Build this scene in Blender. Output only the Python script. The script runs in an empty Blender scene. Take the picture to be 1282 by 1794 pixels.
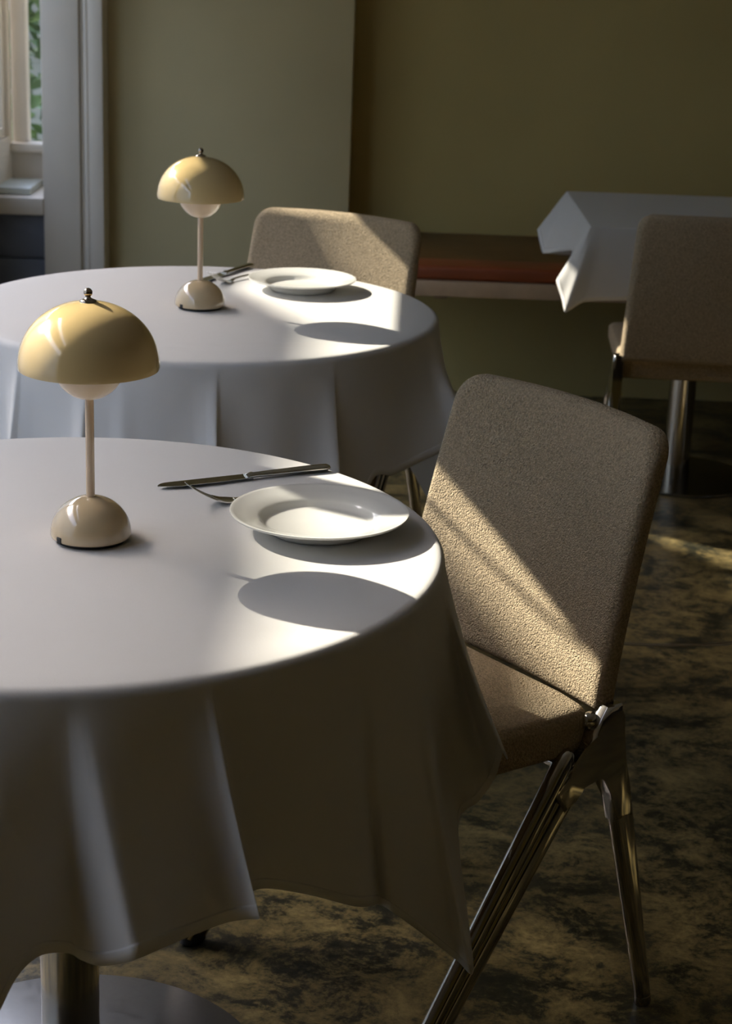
import bpy, bmesh, math, random
from mathutils import Vector, Matrix, noise

random.seed(7)
SC = bpy.context.scene
COL = SC.collection
PI = math.pi

# ------------------------------------------------------------------ camera
IMG_W, IMG_H = 1282, 1794
F_PX, PITCH, ROLL, CAM_H = 3198.2, 0.3105, -0.0359, 1.4347
_cp, _sp, _cr, _sr = math.cos(PITCH), math.sin(PITCH), math.cos(ROLL), math.sin(ROLL)
_r, _u, FWD = Vector((1, 0, 0)), Vector((0, _sp, _cp)), Vector((0, _cp, -_sp))
RGT, UPV = _cr * _r - _sr * _u, _sr * _r + _cr * _u
CAM = Vector((0, 0, CAM_H))
cd = bpy.data.cameras.new('camera')
cam = bpy.data.objects.new('camera', cd)
COL.objects.link(cam)
m = Matrix((RGT, UPV, -FWD)).transposed().to_4x4()
m.translation = CAM
cam.matrix_world = m
cd.sensor_fit = 'VERTICAL'
cd.sensor_height = 36.0
cd.sensor_width = 36.0 * IMG_W / IMG_H
cd.lens = F_PX / IMG_H * 36.0
cd.clip_start = 0.05
cd.dof.use_dof = True
cd.dof.focus_distance = 2.25
cd.dof.aperture_fstop = 10.5
SC.camera = cam

# ------------------------------------------------------------------ light and exposure
SUN_DIR = Vector((1.30, -0.805, -1.0)).normalized()          # direction the sunlight travels
world = bpy.data.worlds.new('world')
SC.world = world
world.use_nodes = True
wn = world.node_tree
wn.nodes.clear()
wo = wn.nodes.new('ShaderNodeOutputWorld')
wb = wn.nodes.new('ShaderNodeBackground')
sky = wn.nodes.new('ShaderNodeTexSky')
sky.sky_type = 'NISHITA'
sky.sun_disc = False
sky.sun_elevation = math.radians(33.2)
sky.sun_rotation = math.atan2(-SUN_DIR.x, -SUN_DIR.y)
sky.air_density = 1.0
sky.dust_density = 2.5
sky.ozone_density = 1.0
wb.inputs['Strength'].default_value = 0.90
hsv = wn.nodes.new('ShaderNodeHueSaturation')
hsv.inputs['Saturation'].default_value = 0.85
wn.links.new(sky.outputs[0], hsv.inputs['Color'])
tint = wn.nodes.new('ShaderNodeMixRGB'); tint.blend_type = 'MULTIPLY'; tint.inputs['Fac'].default_value = 1.0
tint.inputs['Color2'].default_value = (1.01, 0.98, 1.02, 1)
wn.links.new(hsv.outputs[0], tint.inputs['Color1'])
wn.links.new(tint.outputs[0], wb.inputs['Color'])
wn.links.new(wb.outputs[0], wo.inputs['Surface'])

sl = bpy.data.lights.new('sun', 'SUN')
sl.energy = 11.8
sl.color = (1.0, 0.905, 0.76)
sl.angle = math.radians(0.53)
so = bpy.data.objects.new('sun', sl)
so.rotation_euler = (-SUN_DIR).to_track_quat('Z', 'Y').to_euler()
so.location = (-6, 4, 6)
COL.objects.link(so)

def portal(loc, size_y, size_z):
    ld = bpy.data.lights.new('window_portal', 'AREA')
    ld.shape = 'RECTANGLE'
    ld.size, ld.size_y = size_z, size_y
    ld.cycles.is_portal = True
    o = bpy.data.objects.new('window_portal', ld)
    o.location = loc
    o.rotation_euler = Vector((-1, 0, 0)).to_track_quat('Z', 'Y').to_euler()
    COL.objects.link(o)

SC.view_settings.view_transform = 'Standard'
SC.view_settings.look = 'None'
SC.view_settings.gamma = 1.0
SC.view_settings.use_curve_mapping = False
SC.view_settings.exposure = 0.12
SC.cycles.max_bounces = 10
SC.cycles.diffuse_bounces = 6
SC.cycles.caustics_reflective = False
SC.cycles.caustics_refractive = False
SC.cycles.sample_clamp_indirect = 6.0
SC.cycles.use_denoising = True

# ------------------------------------------------------------------ helpers
def ray(px, py):
    return (FWD + RGT * ((px - 641) / F_PX) - UPV * ((py - 897) / F_PX))

def on_z(px, py, z):
    v = ray(px, py)
    return CAM + v * ((z - CAM_H) / v.z)

def on_y(px, py, y):
    v = ray(px, py)
    return CAM + v * (y / v.y)

def tag(o, label=None, cat=None, group=None, kind=None):
    if label: o['label'] = label
    if cat: o['category'] = cat
    if group: o['group'] = group
    if kind: o['kind'] = kind
    return o

def mesh_obj(name, verts, faces, mat, parent=None, smooth=35, uvs=None):
    me = bpy.data.meshes.new(name)
    me.from_pydata([tuple(v) for v in verts], [], faces)
    me.validate()
    if uvs:
        ul = me.uv_layers.new(name='UVMap')
        for lp in me.loops:
            ul.data[lp.index].uv = uvs[lp.vertex_index]
    return finish(name, me, mat, parent, smooth)

def finish(name, me, mat, parent, smooth):
    me.materials.append(mat)
    if smooth:
        me.polygons.foreach_set('use_smooth', [True] * len(me.polygons))
        if smooth < 180:
            me.set_sharp_from_angle(angle=math.radians(smooth))
    me.update()
    o = bpy.data.objects.new(name, me)
    COL.objects.link(o)
    if parent: o.parent = parent
    return o

def bm_obj(name, bm, mat, parent=None, smooth=35):
    bmesh.ops.recalc_face_normals(bm, faces=bm.faces)
    me = bpy.data.meshes.new(name)
    bm.to_mesh(me); bm.free()
    return finish(name, me, mat, parent, smooth)

def empty(name, loc, rz=0.0):
    o = bpy.data.objects.new(name, None)
    o.empty_display_size = 0.05
    o.location = loc
    o.rotation_euler = (0, 0, rz)
    COL.objects.link(o)
    return o

def copy_tree(o, parent=None):
    c = o.copy()
    COL.objects.link(c)
    c.parent = parent
    for ch in list(o.children):
        copy_tree(ch, c)
    return c

def add_box(bm, x0, x1, y0, y1, z0, z1, bev=0.0, seg=2):
    g = bmesh.ops.create_cube(bm, size=1.0)
    vs = g['verts']
    for v in vs:
        v.co = Vector(((x0 + x1) / 2 + v.co.x * (x1 - x0), (y0 + y1) / 2 + v.co.y * (y1 - y0), (z0 + z1) / 2 + v.co.z * (z1 - z0)))
    if bev:
        es = list({e for v in vs for e in v.link_edges})
        bmesh.ops.bevel(bm, geom=es, offset=bev, segments=seg, affect='EDGES', profile=0.5)

def box(name, x0, x1, y0, y1, z0, z1, mat, parent=None, bev=0.0):
    bm = bmesh.new()
    add_box(bm, x0, x1, y0, y1, z0, z1, bev)
    return bm_obj(name, bm, mat, parent, 40)

def add_lathe(bm, prof, n=64, cx=0.0, cy=0.0):
    rings = []
    for r, z in prof:
        if r < 1e-6:
            rings.append([bm.verts.new((cx, cy, z))])
        else:
            rings.append([bm.verts.new((cx + r * math.cos(2 * PI * k / n), cy + r * math.sin(2 * PI * k / n), z)) for k in range(n)])
    for a, b in zip(rings, rings[1:]):
        for k in range(n):
            q = [a[k % len(a)], a[(k + 1) % len(a)], b[(k + 1) % len(b)], b[k % len(b)]]
            q2 = []
            for v in q:
                if v not in q2: q2.append(v)
            if len(q2) > 2: bm.faces.new(q2)

def lathe(name, prof, mat, parent=None, n=64, smooth=40, cx=0, cy=0):
    bm = bmesh.new()
    add_lathe(bm, prof, n, cx, cy)
    return bm_obj(name, bm, mat, parent, smooth)

def add_loft(bm, pts, sec, n=20, side=Vector((1, 0, 0)), cap=True, power=2.0):
    """tube through pts; sec[i]=(half size in the plane of the path, half size along `side`)"""
    rings = []
    L = len(pts)
    for i, p in enumerate(pts):
        t = (pts[min(i + 1, L - 1)] - pts[max(i - 1, 0)]).normalized()
        s = (side - t * side.dot(t)).normalized()
        b = t.cross(s)
        a, c = sec[i]
        ring = []
        for k in range(n):
            th = 2 * PI * k / n
            cc, ss = math.cos(th), math.sin(th)
            e = 2.0 / power
            ring.append(bm.verts.new(p + b * (a * math.copysign(abs(cc) ** e, cc)) + s * (c * math.copysign(abs(ss) ** e, ss))))
        rings.append(ring)
    for a, b in zip(rings, rings[1:]):
        for k in range(n):
            bm.faces.new([a[k], a[(k + 1) % n], b[(k + 1) % n], b[k]])
    if cap:
        bm.faces.new(rings[0][::-1]); bm.faces.new(rings[-1])

def catmull(p, t):
    """p list of 4 tuples"""
    out = []
    for a, b, c, d in zip(*p):
        out.append(0.5 * (2 * b + (c - a) * t + (2 * a - 5 * b + 4 * c - d) * t * t + (3 * b - a - 3 * c + d) * t ** 3))
    return out

# ------------------------------------------------------------------ materials
def new_mat(name):
    mt = bpy.data.materials.new(name)
    mt.use_nodes = True
    nt = mt.node_tree
    return mt, nt, nt.nodes['Principled BSDF'], nt.nodes['Material Output']

def plain(name, col, rough=0.5, metal=0.0, coat=0.0, spec=0.5, noise_scale=None, noise_amt=0.12, bump=0.0, bump_scale=200.0, bump_dist=0.001):
    mt, nt, b, out = new_mat(name)
    b.inputs['Base Color'].default_value = (*col, 1)
    b.inputs['Roughness'].default_value = rough
    b.inputs['Metallic'].default_value = metal
    b.inputs['Coat Weight'].default_value = coat
    b.inputs['Coat Roughness'].default_value = 0.04
    b.inputs['Specular IOR Level'].default_value = spec
    tc = nt.nodes.new('ShaderNodeTexCoord')
    if noise_scale:
        n = nt.nodes.new('ShaderNodeTexNoise')
        n.inputs['Scale'].default_value = noise_scale
        n.inputs['Detail'].default_value = 5
        nt.links.new(tc.outputs['Object'], n.inputs['Vector'])
        r = nt.nodes.new('ShaderNodeValToRGB')
        r.color_ramp.elements[0].position = 0.3
        r.color_ramp.elements[1].position = 0.7
        r.color_ramp.elements[0].color = (*[c * (1 - noise_amt) for c in col], 1)
        r.color_ramp.elements[1].color = (*[min(1, c * (1 + noise_amt)) for c in col], 1)
        nt.links.new(n.outputs['Fac'], r.inputs['Fac'])
        nt.links.new(r.outputs['Color'], b.inputs['Base Color'])
    if bump:
        n2 = nt.nodes.new('ShaderNodeTexNoise')
        n2.inputs['Scale'].default_value = bump_scale
        n2.inputs['Detail'].default_value = 3
        nt.links.new(tc.outputs['Object'], n2.inputs['Vector'])
        bp = nt.nodes.new('ShaderNodeBump')
        bp.inputs['Strength'].default_value = bump
        bp.inputs['Distance'].default_value = bump_dist
        nt.links.new(n2.outputs['Fac'], bp.inputs['Height'])
        nt.links.new(bp.outputs['Normal'], b.inputs['Normal'])
    return mt

def wall_mat(name, col):
    mt = plain(name, col, rough=0.75, noise_scale=1.4, noise_amt=0.07, spec=0.3)
    nt = mt.node_tree; b = nt.nodes['Principled BSDF']
    tc = nt.nodes.new('ShaderNodeTexCoord')
    # woven wall covering: fine horizontal and vertical threads with faint seams between widths
    mp = nt.nodes.new('ShaderNodeMapping'); mp.inputs['Scale'].default_value = (30, 30, 420)
    mp2 = nt.nodes.new('ShaderNodeMapping'); mp2.inputs['Scale'].default_value = (420, 420, 30)
    add = nt.nodes.new('ShaderNodeMath'); add.operation = 'ADD'
    for mpp, k in ((mp, 0), (mp2, 1)):
        n = nt.nodes.new('ShaderNodeTexNoise'); n.inputs['Scale'].default_value = 1.0; n.inputs['Detail'].default_value = 2
        nt.links.new(tc.outputs['Object'], mpp.inputs['Vector']); nt.links.new(mpp.outputs[0], n.inputs['Vector'])
        nt.links.new(n.outputs['Fac'], add.inputs[k])
    sp = nt.nodes.new('ShaderNodeSeparateXYZ'); nt.links.new(tc.outputs['Object'], sp.inputs[0])
    o1 = nt.nodes.new('ShaderNodeMath'); o1.operation = 'ADD'; o1.inputs[1].default_value = 10.0 * 0.55 - 0.53
    f1 = nt.nodes.new('ShaderNodeMath'); f1.operation = 'MODULO'; f1.inputs[1].default_value = 0.55
    l1 = nt.nodes.new('ShaderNodeMath'); l1.operation = 'LESS_THAN'; l1.inputs[1].default_value = 0.004
    s1 = nt.nodes.new('ShaderNodeMath'); s1.operation = 'MULTIPLY_ADD'; s1.inputs[1].default_value = -1.2
    nt.links.new(sp.outputs['X'], o1.inputs[0]); nt.links.new(o1.outputs[0], f1.inputs[0]); nt.links.new(f1.outputs[0], l1.inputs[0])
    nt.links.new(l1.outputs[0], s1.inputs[0]); nt.links.new(add.outputs[0], s1.inputs[2])
    bp = nt.nodes.new('ShaderNodeBump'); bp.inputs['Strength'].default_value = 0.5; bp.inputs['Distance'].default_value = 0.001
    nt.links.new(s1.outputs[0], bp.inputs['Height']); nt.links.new(bp.outputs['Normal'], b.inputs['Normal'])
    return mt

def fabric_mat(name, col):
    mt, nt, b, out = new_mat(name)
    b.inputs['Roughness'].default_value = 0.95
    b.inputs['Specular IOR Level'].default_value = 0.15
    b.inputs['Sheen Weight'].default_value = 0.1
    b.inputs['Sheen Roughness'].default_value = 0.5
    tc = nt.nodes.new('ShaderNodeTexCoord')
    v = nt.nodes.new('ShaderNodeTexVoronoi'); v.inputs['Scale'].default_value = 420; v.inputs['Randomness'].default_value = 1
    n = nt.nodes.new('ShaderNodeTexNoise'); n.inputs['Scale'].default_value = 360; n.inputs['Detail'].default_value = 3; n.inputs['Distortion'].default_value = 0.4
    n3 = nt.nodes.new('ShaderNodeTexNoise'); n3.inputs['Scale'].default_value = 300; n3.inputs['Detail'].default_value = 2
    for x in (v, n, n3): nt.links.new(tc.outputs['Object'], x.inputs['Vector'])
    sub = nt.nodes.new('ShaderNodeMath'); sub.operation = 'MULTIPLY_ADD'; sub.inputs[1].default_value = -0.55
    nt.links.new(v.outputs['Distance'], sub.inputs[0]); nt.links.new(n.outputs['Fac'], sub.inputs[2])
    bp = nt.nodes.new('ShaderNodeBump'); bp.inputs['Strength'].default_value = 1.0; bp.inputs['Distance'].default_value = 0.0045
    nt.links.new(sub.outputs[0], bp.inputs['Height']); nt.links.new(bp.outputs['Normal'], b.inputs['Normal'])
    r = nt.nodes.new('ShaderNodeValToRGB')
    r.color_ramp.elements[0].position = 0.32; r.color_ramp.elements[1].position = 0.66
    r.color_ramp.elements[0].color = (*[c * 0.72 for c in col], 1)
    r.color_ramp.elements[1].color = (*[c * 1.15 for c in col], 1)
    nt.links.new(n3.outputs['Fac'], r.inputs['Fac']); nt.links.new(r.outputs['Color'], b.inputs['Base Color'])
    return mt

def cloth_mat():
    mt, nt, b, out = new_mat('white_linen')
    b.inputs['Base Color'].default_value = (0.73, 0.72, 0.70, 1)
    b.inputs['Roughness'].default_value = 0.85
    b.inputs['Specular IOR Level'].default_value = 0.2
    b.inputs['Sheen Weight'].default_value = 0.15
    tr = nt.nodes.new('ShaderNodeBsdfTranslucent'); tr.inputs['Color'].default_value = (0.85, 0.78, 0.66, 1)
    mx = nt.nodes.new('ShaderNodeMixShader'); mx.inputs['Fac'].default_value = 0.13
    tc = nt.nodes.new('ShaderNodeTexCoord')
    n = nt.nodes.new('ShaderNodeTexNoise'); n.inputs['Scale'].default_value = 5.5; n.inputs['Detail'].default_value = 2; n.inputs['Distortion'].default_value = 0.6
    n2 = nt.nodes.new('ShaderNodeTexNoise'); n2.inputs['Scale'].default_value = 700; n2.inputs['Detail'].default_value = 2
    uv = nt.nodes.new('ShaderNodeSeparateXYZ')
    nt.links.new(tc.outputs['UV'], uv.inputs[0])
    # hem: a doubled band and its stitch line, uv.y counts metres up from the hem
    hem = nt.nodes.new('ShaderNodeMapRange'); hem.inputs['From Min'].default_value = 0.0125; hem.inputs['From Max'].default_value = 0.0145
    hem.inputs['To Min'].default_value = 1.0; hem.inputs['To Max'].default_value = 0.0
    nt.links.new(uv.outputs['Y'], hem.inputs['Value'])
    nt.links.new(tc.outputs['Object'], n.inputs['Vector']); nt.links.new(tc.outputs['Object'], n2.inputs['Vector'])
    b1 = nt.nodes.new('ShaderNodeBump'); b1.inputs['Strength'].default_value = 0.35; b1.inputs['Distance'].default_value = 0.012
    b2 = nt.nodes.new('ShaderNodeBump'); b2.inputs['Strength'].default_value = 0.25; b2.inputs['Distance'].default_value = 0.0006
    b3 = nt.nodes.new('ShaderNodeBump'); b3.inputs['Strength'].default_value = 0.8; b3.inputs['Distance'].default_value = 0.0015
    nt.links.new(n.outputs['Fac'], b1.inputs['Height']); nt.links.new(n2.outputs['Fac'], b2.inputs['Height']); nt.links.new(hem.outputs[0], b3.inputs['Height'])
    nt.links.new(b1.outputs[0], b2.inputs['Normal']); nt.links.new(b2.outputs[0], b3.inputs['Normal'])
    nt.links.new(b3.outputs[0], b.inputs['Normal']); nt.links.new(b3.outputs[0], tr.inputs['Normal'])
    fac = nt.nodes.new('ShaderNodeMapRange'); fac.inputs['To Min'].default_value = 0.13; fac.inputs['To Max'].default_value = 0.05
    nt.links.new(hem.outputs[0], fac.inputs['Value']); nt.links.new(fac.outputs[0], mx.inputs['Fac'])
    nt.links.new(b.outputs[0], mx.inputs[1]); nt.links.new(tr.outputs[0], mx.inputs[2]); nt.links.new(mx.outputs[0], out.inputs['Surface'])
    return mt

def floor_mat():
    mt, nt, b, out = new_mat('mottled_floor')
    tc = nt.nodes.new('ShaderNodeTexCoord')
    mp = nt.nodes.new('ShaderNodeMapping'); mp.inputs['Scale'].default_value = (1.0, 1.2, 1.0); mp.inputs['Rotation'].default_value = (0, 0, 0.5)
    nt.links.new(tc.outputs['Object'], mp.inputs['Vector'])
    def nz(scale, det, rough, dist):
        n = nt.nodes.new('ShaderNodeTexNoise')
        n.inputs['Scale'].default_value = scale; n.inputs['Detail'].default_value = det
        n.inputs['Roughness'].default_value = rough; n.inputs['Distortion'].default_value = dist
        nt.links.new(mp.outputs[0], n.inputs['Vector']); return n
    a = nz(8.5, 14, 0.74, 0.5); c = nz(48, 10, 0.8, 0.3); e = nz(2.4, 3, 0.5, 0.3)
    mix = nt.nodes.new('ShaderNodeMath'); mix.operation = 'MULTIPLY_ADD'; mix.inputs[1].default_value = 0.35
    nt.links.new(c.outputs['Fac'], mix.inputs[0])
    m2 = nt.nodes.new('ShaderNodeMath'); m2.operation = 'MULTIPLY'; m2.inputs[1].default_value = 0.65
    nt.links.new(a.outputs['Fac'], m2.inputs[0]); nt.links.new(m2.outputs[0], mix.inputs[2])
    r = nt.nodes.new('ShaderNodeValToRGB'); cr = r.color_ramp
    cr.elements[0].position = 0.41; cr.elements[0].color = (0.018, 0.019, 0.013, 1)
    cr.elements[1].position = 0.62; cr.elements[1].color = (0.33, 0.25, 0.105, 1)
    e1 = cr.elements.new(0.46); e1.color = (0.042, 0.038, 0.022, 1)
    e2 = cr.elements.new(0.51); e2.color = (0.155, 0.12, 0.052, 1)
    nt.links.new(mix.outputs[0], r.inputs['Fac'])
    hs = nt.nodes.new('ShaderNodeHueSaturation')
    mr = nt.nodes.new('ShaderNodeMapRange'); mr.inputs['From Min'].default_value = 0.3; mr.inputs['From Max'].default_value = 0.7
    mr.inputs['To Min'].default_value = 0.78; mr.inputs['To Max'].default_value = 1.5
    nt.links.new(e.outputs['Fac'], mr.inputs['Value']); nt.links.new(mr.outputs[0], hs.inputs['Value'])
    nt.links.new(r.outputs['Color'], hs.inputs['Color']); nt.links.new(hs.outputs['Color'], b.inputs['Base Color'])
    rr = nt.nodes.new('ShaderNodeMapRange'); rr.inputs['To Min'].default_value = 0.22; rr.inputs['To Max'].default_value = 0.42
    nt.links.new(c.outputs['Fac'], rr.inputs['Value']); nt.links.new(rr.outputs[0], b.inputs['Roughness'])
    bp = nt.nodes.new('ShaderNodeBump'); bp.inputs['Strength'].default_value = 0.12; bp.inputs['Distance'].default_value = 0.002
    nt.links.new(c.outputs['Fac'], bp.inputs['Height']); nt.links.new(bp.outputs[0], b.inputs['Normal'])
    return mt

def brushed(name, col, rough):
    mt, nt, b, out = new_mat(name)
    b.inputs['Base Color'].default_value = (*col, 1); b.inputs['Metallic'].default_value = 1
    tc = nt.nodes.new('ShaderNodeTexCoord')
    n = nt.nodes.new('ShaderNodeTexNoise'); n.inputs['Scale'].default_value = 45; n.inputs['Detail'].default_value = 8; n.inputs['Distortion'].default_value = 2
    nt.links.new(tc.outputs['Object'], n.inputs['Vector'])
    mr = nt.nodes.new('ShaderNodeMapRange'); mr.inputs['To Min'].default_value = rough * 0.7; mr.inputs['To Max'].default_value = rough * 1.3
    nt.links.new(n.outputs['Fac'], mr.inputs['Value']); nt.links.new(mr.outputs[0], b.inputs['Roughness'])
    return mt

def glass_mat():
    mt, nt, b, out = new_mat('window_glass')
    nt.nodes.remove(b)
    t = nt.nodes.new('ShaderNodeBsdfTransparent'); t.inputs['Color'].default_value = (0.97, 0.98, 0.975, 1)
    g = nt.nodes.new('ShaderNodeBsdfGlossy'); g.inputs['Roughness'].default_value = 0.02
    lw = nt.nodes.new('ShaderNodeLayerWeight'); lw.inputs['Blend'].default_value = 0.5
    pw = nt.nodes.new('ShaderNodeMath'); pw.operation = 'POWER'; pw.inputs[1].default_value = 5.0
    fr = nt.nodes.new('ShaderNodeMath'); fr.operation = 'MULTIPLY_ADD'; fr.inputs[1].default_value = 0.45; fr.inputs[2].default_value = 0.03
    nt.links.new(lw.outputs['Facing'], pw.inputs[0]); nt.links.new(pw.outputs[0], fr.inputs[0])
    mx = nt.nodes.new('ShaderNodeMixShader')
    nt.links.new(fr.outputs[0], mx.inputs[0]); nt.links.new(t.outputs[0], mx.inputs[1]); nt.links.new(g.outputs[0], mx.inputs[2])
    nt.links.new(mx.outputs[0], out.inputs['Surface'])
    return mt

M = dict(
    wall=wall_mat('olive_wall', (0.52, 0.42, 0.17)),
    pier=wall_mat('sage_wall', (0.52, 0.45, 0.26)),
    white=plain('white_paint', (0.68, 0.63, 0.54), rough=0.5, noise_scale=3, noise_amt=0.05),
    blind=plain('blind_fabric', (0.30, 0.29, 0.26), rough=0.9, noise_scale=20, noise_amt=0.05),
    sand=wall_mat('sand_bounce_wall', (0.76, 0.63, 0.43)),  # pale colour chosen to bounce warm fill into the room
    dark_panel=plain('dark_reflection_panel', (0.05, 0.035, 0.022), rough=0.5, noise_scale=8, noise_amt=0.2),
    ceil=plain('ceiling_paint', (0.80, 0.76, 0.66), rough=0.9, noise_scale=2, noise_amt=0.04),
    navy=plain('blue_grey_panel', (0.12, 0.14, 0.185), rough=0.55, noise_scale=4, noise_amt=0.2),
    aqua=plain('pale_light_patch', (0.55, 0.60, 0.56), rough=0.4, noise_scale=10, noise_amt=0.06),  # brightness of the lit sill patch put into the colour
    floor=floor_mat(),
    cloth=cloth_mat(),
    fabric=fabric_mat('boucle_fabric', (0.52, 0.41, 0.27)),
    lamp=plain('cream_enamel', (0.66, 0.49, 0.23), rough=0.16, coat=1.0, noise_scale=30, noise_amt=0.015),
    lamp_in=plain('pale_cream_enamel', (0.76, 0.60, 0.40), rough=0.25, coat=0.6, noise_scale=30, noise_amt=0.015),
    stem=plain('cream_stem_enamel', (0.66, 0.50, 0.34), rough=0.25, coat=0.6, noise_scale=30, noise_amt=0.015),
    base=plain('cream_base_enamel', (0.60, 0.47, 0.29), rough=0.14, coat=1.0, noise_scale=30, noise_amt=0.015),
    rubber=plain('black_rubber', (0.02, 0.02, 0.02), rough=0.7, noise_scale=50, noise_amt=0.1),
    nickel=brushed('dark_nickel', (0.42, 0.36, 0.30), 0.16),
    chrome=brushed('polished_aluminium', (0.55, 0.525, 0.48), 0.11),
    steel=brushed('cutlery_steel', (0.62, 0.61, 0.57), 0.14),
    pedestal=brushed('brushed_steel_tube', (0.62, 0.58, 0.52), 0.16),
    disc=brushed('scuffed_steel_plate', (0.34, 0.34, 0.35), 0.38),
    disc2=brushed('dark_polished_plate', (0.14, 0.125, 0.10), 0.22),
    china=plain('white_china', (0.78, 0.78, 0.75), rough=0.18, coat=0.7, noise_scale=40, noise_amt=0.01),
    leather=plain('brown_leather', (0.14, 0.072, 0.022), rough=0.45, noise_scale=6, noise_amt=0.2, bump=0.2, bump_scale=180),
    red_leather=plain('red_brown_leather', (0.24, 0.055, 0.015), rough=0.45, noise_scale=6, noise_amt=0.2, bump=0.2, bump_scale=180),
    oak=plain('pale_oak_edge', (0.44, 0.30, 0.18), rough=0.5, noise_scale=12, noise_amt=0.15),
    wood=plain('table_board', (0.25, 0.16, 0.09), rough=0.6, noise_scale=12, noise_amt=0.15),
    glass=glass_mat(),
    leaf=plain('green_leaves', (0.11, 0.19, 0.06), rough=0.5, noise_scale=6, noise_amt=0.5),
    bark=plain('grey_bark', (0.16, 0.12, 0.08), rough=0.9, noise_scale=20, noise_amt=0.3),
    sky_block=plain('sky_block_render', (0.27, 0.26, 0.20), rough=0.9, noise_scale=1.2, noise_amt=0.4),
    stucco=plain('pale_stucco', (0.62, 0.61, 0.57), rough=0.9, noise_scale=2, noise_amt=0.1),
    ground=plain('pale_gravel', (0.30, 0.29, 0.26), rough=0.95, noise_scale=6, noise_amt=0.2),
    brass=plain('metal_inlay', (0.62, 0.58, 0.50), rough=0.3, metal=1.0, noise_scale=20, noise_amt=0.1),
)

# ------------------------------------------------------------------ the room
XL, XR, YN, YB, ZC = -1.15, 3.10, -2.60, 5.79, 2.90
def struct(o, label=None):
    return tag(o, label, None, None, 'structure')

struct(box('floor', XL - .15, XR + .15, YN - .15, YB + .15, -0.10, 0.0, M['floor']), 'dark mottled brown polished floor')
struct(box('ceiling', XL - .15, XR + .15, YN - .15, YB + .15, ZC, ZC + .1, M['ceil']), 'ceiling above the room')
struct(box('wall_right', XR, XR + .15, YN, YB, 0, ZC, M['sand']), 'unseen sand wall at the right, kept pale to bounce warm light')
for nm, bb in (('reflect_band_1', (XR - .02, XR, YN, YB - .65, 0, 1.05)), ('reflect_band_2', (XL, XR - .02, YN, YN + .02, 0, 1.05))):  # unseen dark bands added so the chair frames reflect something dark
    struct(box(nm, *bb, M['dark_panel'], None, .003), 'unseen dark brown band added to darken reflections in the chair metal')
struct(box('wall_near', XL - .15, XR + .15, YN - .15, YN, 0, ZC, M['wall']), 'olive wall at the near end')
struct(box('wall_back', -0.93, XR + .15, YB, YB + .15, 0, ZC, M['wall']), 'dark olive back wall behind the bench')

# projecting piece of wall between the white frame and the recess with the bench
PX1 = -0.086
struct(box('wall_pier', -0.83, PX1, 5.58, YB - .001, 0, ZC - .001, M['pier'], bev=0.004), 'grey green projecting wall left of the bench')

# left wall: windows between posts; opening sizes (y0, y1, blind height at y0, blind height at y1)
SILL = 0.775
bays = [(1.02, 2.875, 1.74, 1.74), (2.935, 4.865, 1.628, 1.660), (4.90, 5.75, 1.89, 1.89)]
LOW = {1: .12, 2: .12, 3: SILL}
HEAD = 2.55
bm = bmesh.new()
add_box(bm, XL - .15, XL, YN, 1.02, 0, SILL); add_box(bm, XL - .15, XL, 1.02, 4.88, 0, .12); add_box(bm, XL - .15, XL, 4.88, YB, 0, SILL); add_box(bm, XL - .06, XL, 2.875, 2.935, .12, SILL)
add_box(bm, XL - .15, XL, YN, YB, HEAD, ZC)
ys = [YN] + [v for b_ in bays for v in b_[:2]] + [YB]
for k in range(0, len(ys), 2):
    add_box(bm, XL - .15 if k in (0, len(ys) - 2) else XL - .06, XL, ys[k], ys[k + 1], SILL if k else SILL, HEAD)
struct(bm_obj('wall_left', bm, M['white'], None, 40), 'white window wall at the left')
for n_, (y0, y1, h0, h1) in enumerate(bays, 1):
    sl_ = LOW[n_]
    w_ = empty('window_%d' % n_, (0, 0, 0))
    struct(w_, 'tall window in the left wall, bay %d' % n_)
    fr = bmesh.new()
    fw = 0.035
    x0, x1 = XL - .055, XL - .012
    add_box(fr, x0, x1, y0, y0 + fw, sl_, HEAD, .004)
    add_box(fr, x0, x1, y1 - fw, y1, sl_, HEAD, .004)
    add_box(fr, x0, x1, y0 + fw, y1 - fw, sl_, sl_ + .03, .004)
    add_box(fr, x0, x1, y0 + fw, y1 - fw, HEAD - fw, HEAD, .004)
    if n_ == 3:
        add_box(fr, x0, x1, 5.56, 5.60, sl_ + .03, HEAD - fw, .004)
    bm_obj('window_frame', fr, M['white'], w_)
    box('pane', XL - .036, XL - .030, y0 + fw, y1 - fw, sl_ + .03, HEAD - fw, M['glass'], w_)
    # unseen roller blind added, its lower edge placed to cut the sun
    v = []
    TOPB = 2.10 if n_ == 1 else HEAD
    for yy, h in ((y0 - .03, h0), (y1 + .03, h1)):
        for x in (XL + .019, XL + .021):
            v += [(x, yy, h), (x, yy, TOPB)]
    mesh_obj('sun_cut_blind', v, [(0, 1, 5, 4), (2, 6, 7, 3), (0, 4, 6, 2), (1, 3, 7, 5), (0, 2, 3, 1), (4, 5, 7, 6)], M['blind'], w_, 0)
    if n_ == 2:  # unseen cord added to cast the thin curved shadow on the chair
        bm = bmesh.new()
        cp_ = [(3.12, 1.64), (3.15, 1.618), (3.20, 1.598), (3.26, 1.580), (3.33, 1.564), (3.42, 1.556), (3.50, 1.566), (3.56, 1.59), (3.60, 1.64)]
        add_loft(bm, [Vector((XL + .026, y, z)) for y, z in cp_], [(.004, .004)] * len(cp_), 8)
        bm_obj('shadow_cord', bm, M['blind'], w_)
    portal((XL - .16, (y0 + y1) / 2, (sl_ + HEAD) / 2), y1 - y0, HEAD - sl_)
    if n_ < 3:
        box('window_sill', XL - .01, XL + .03, y0, y1, sl_ - .03, sl_, M['white'], w_, .004)

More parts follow.
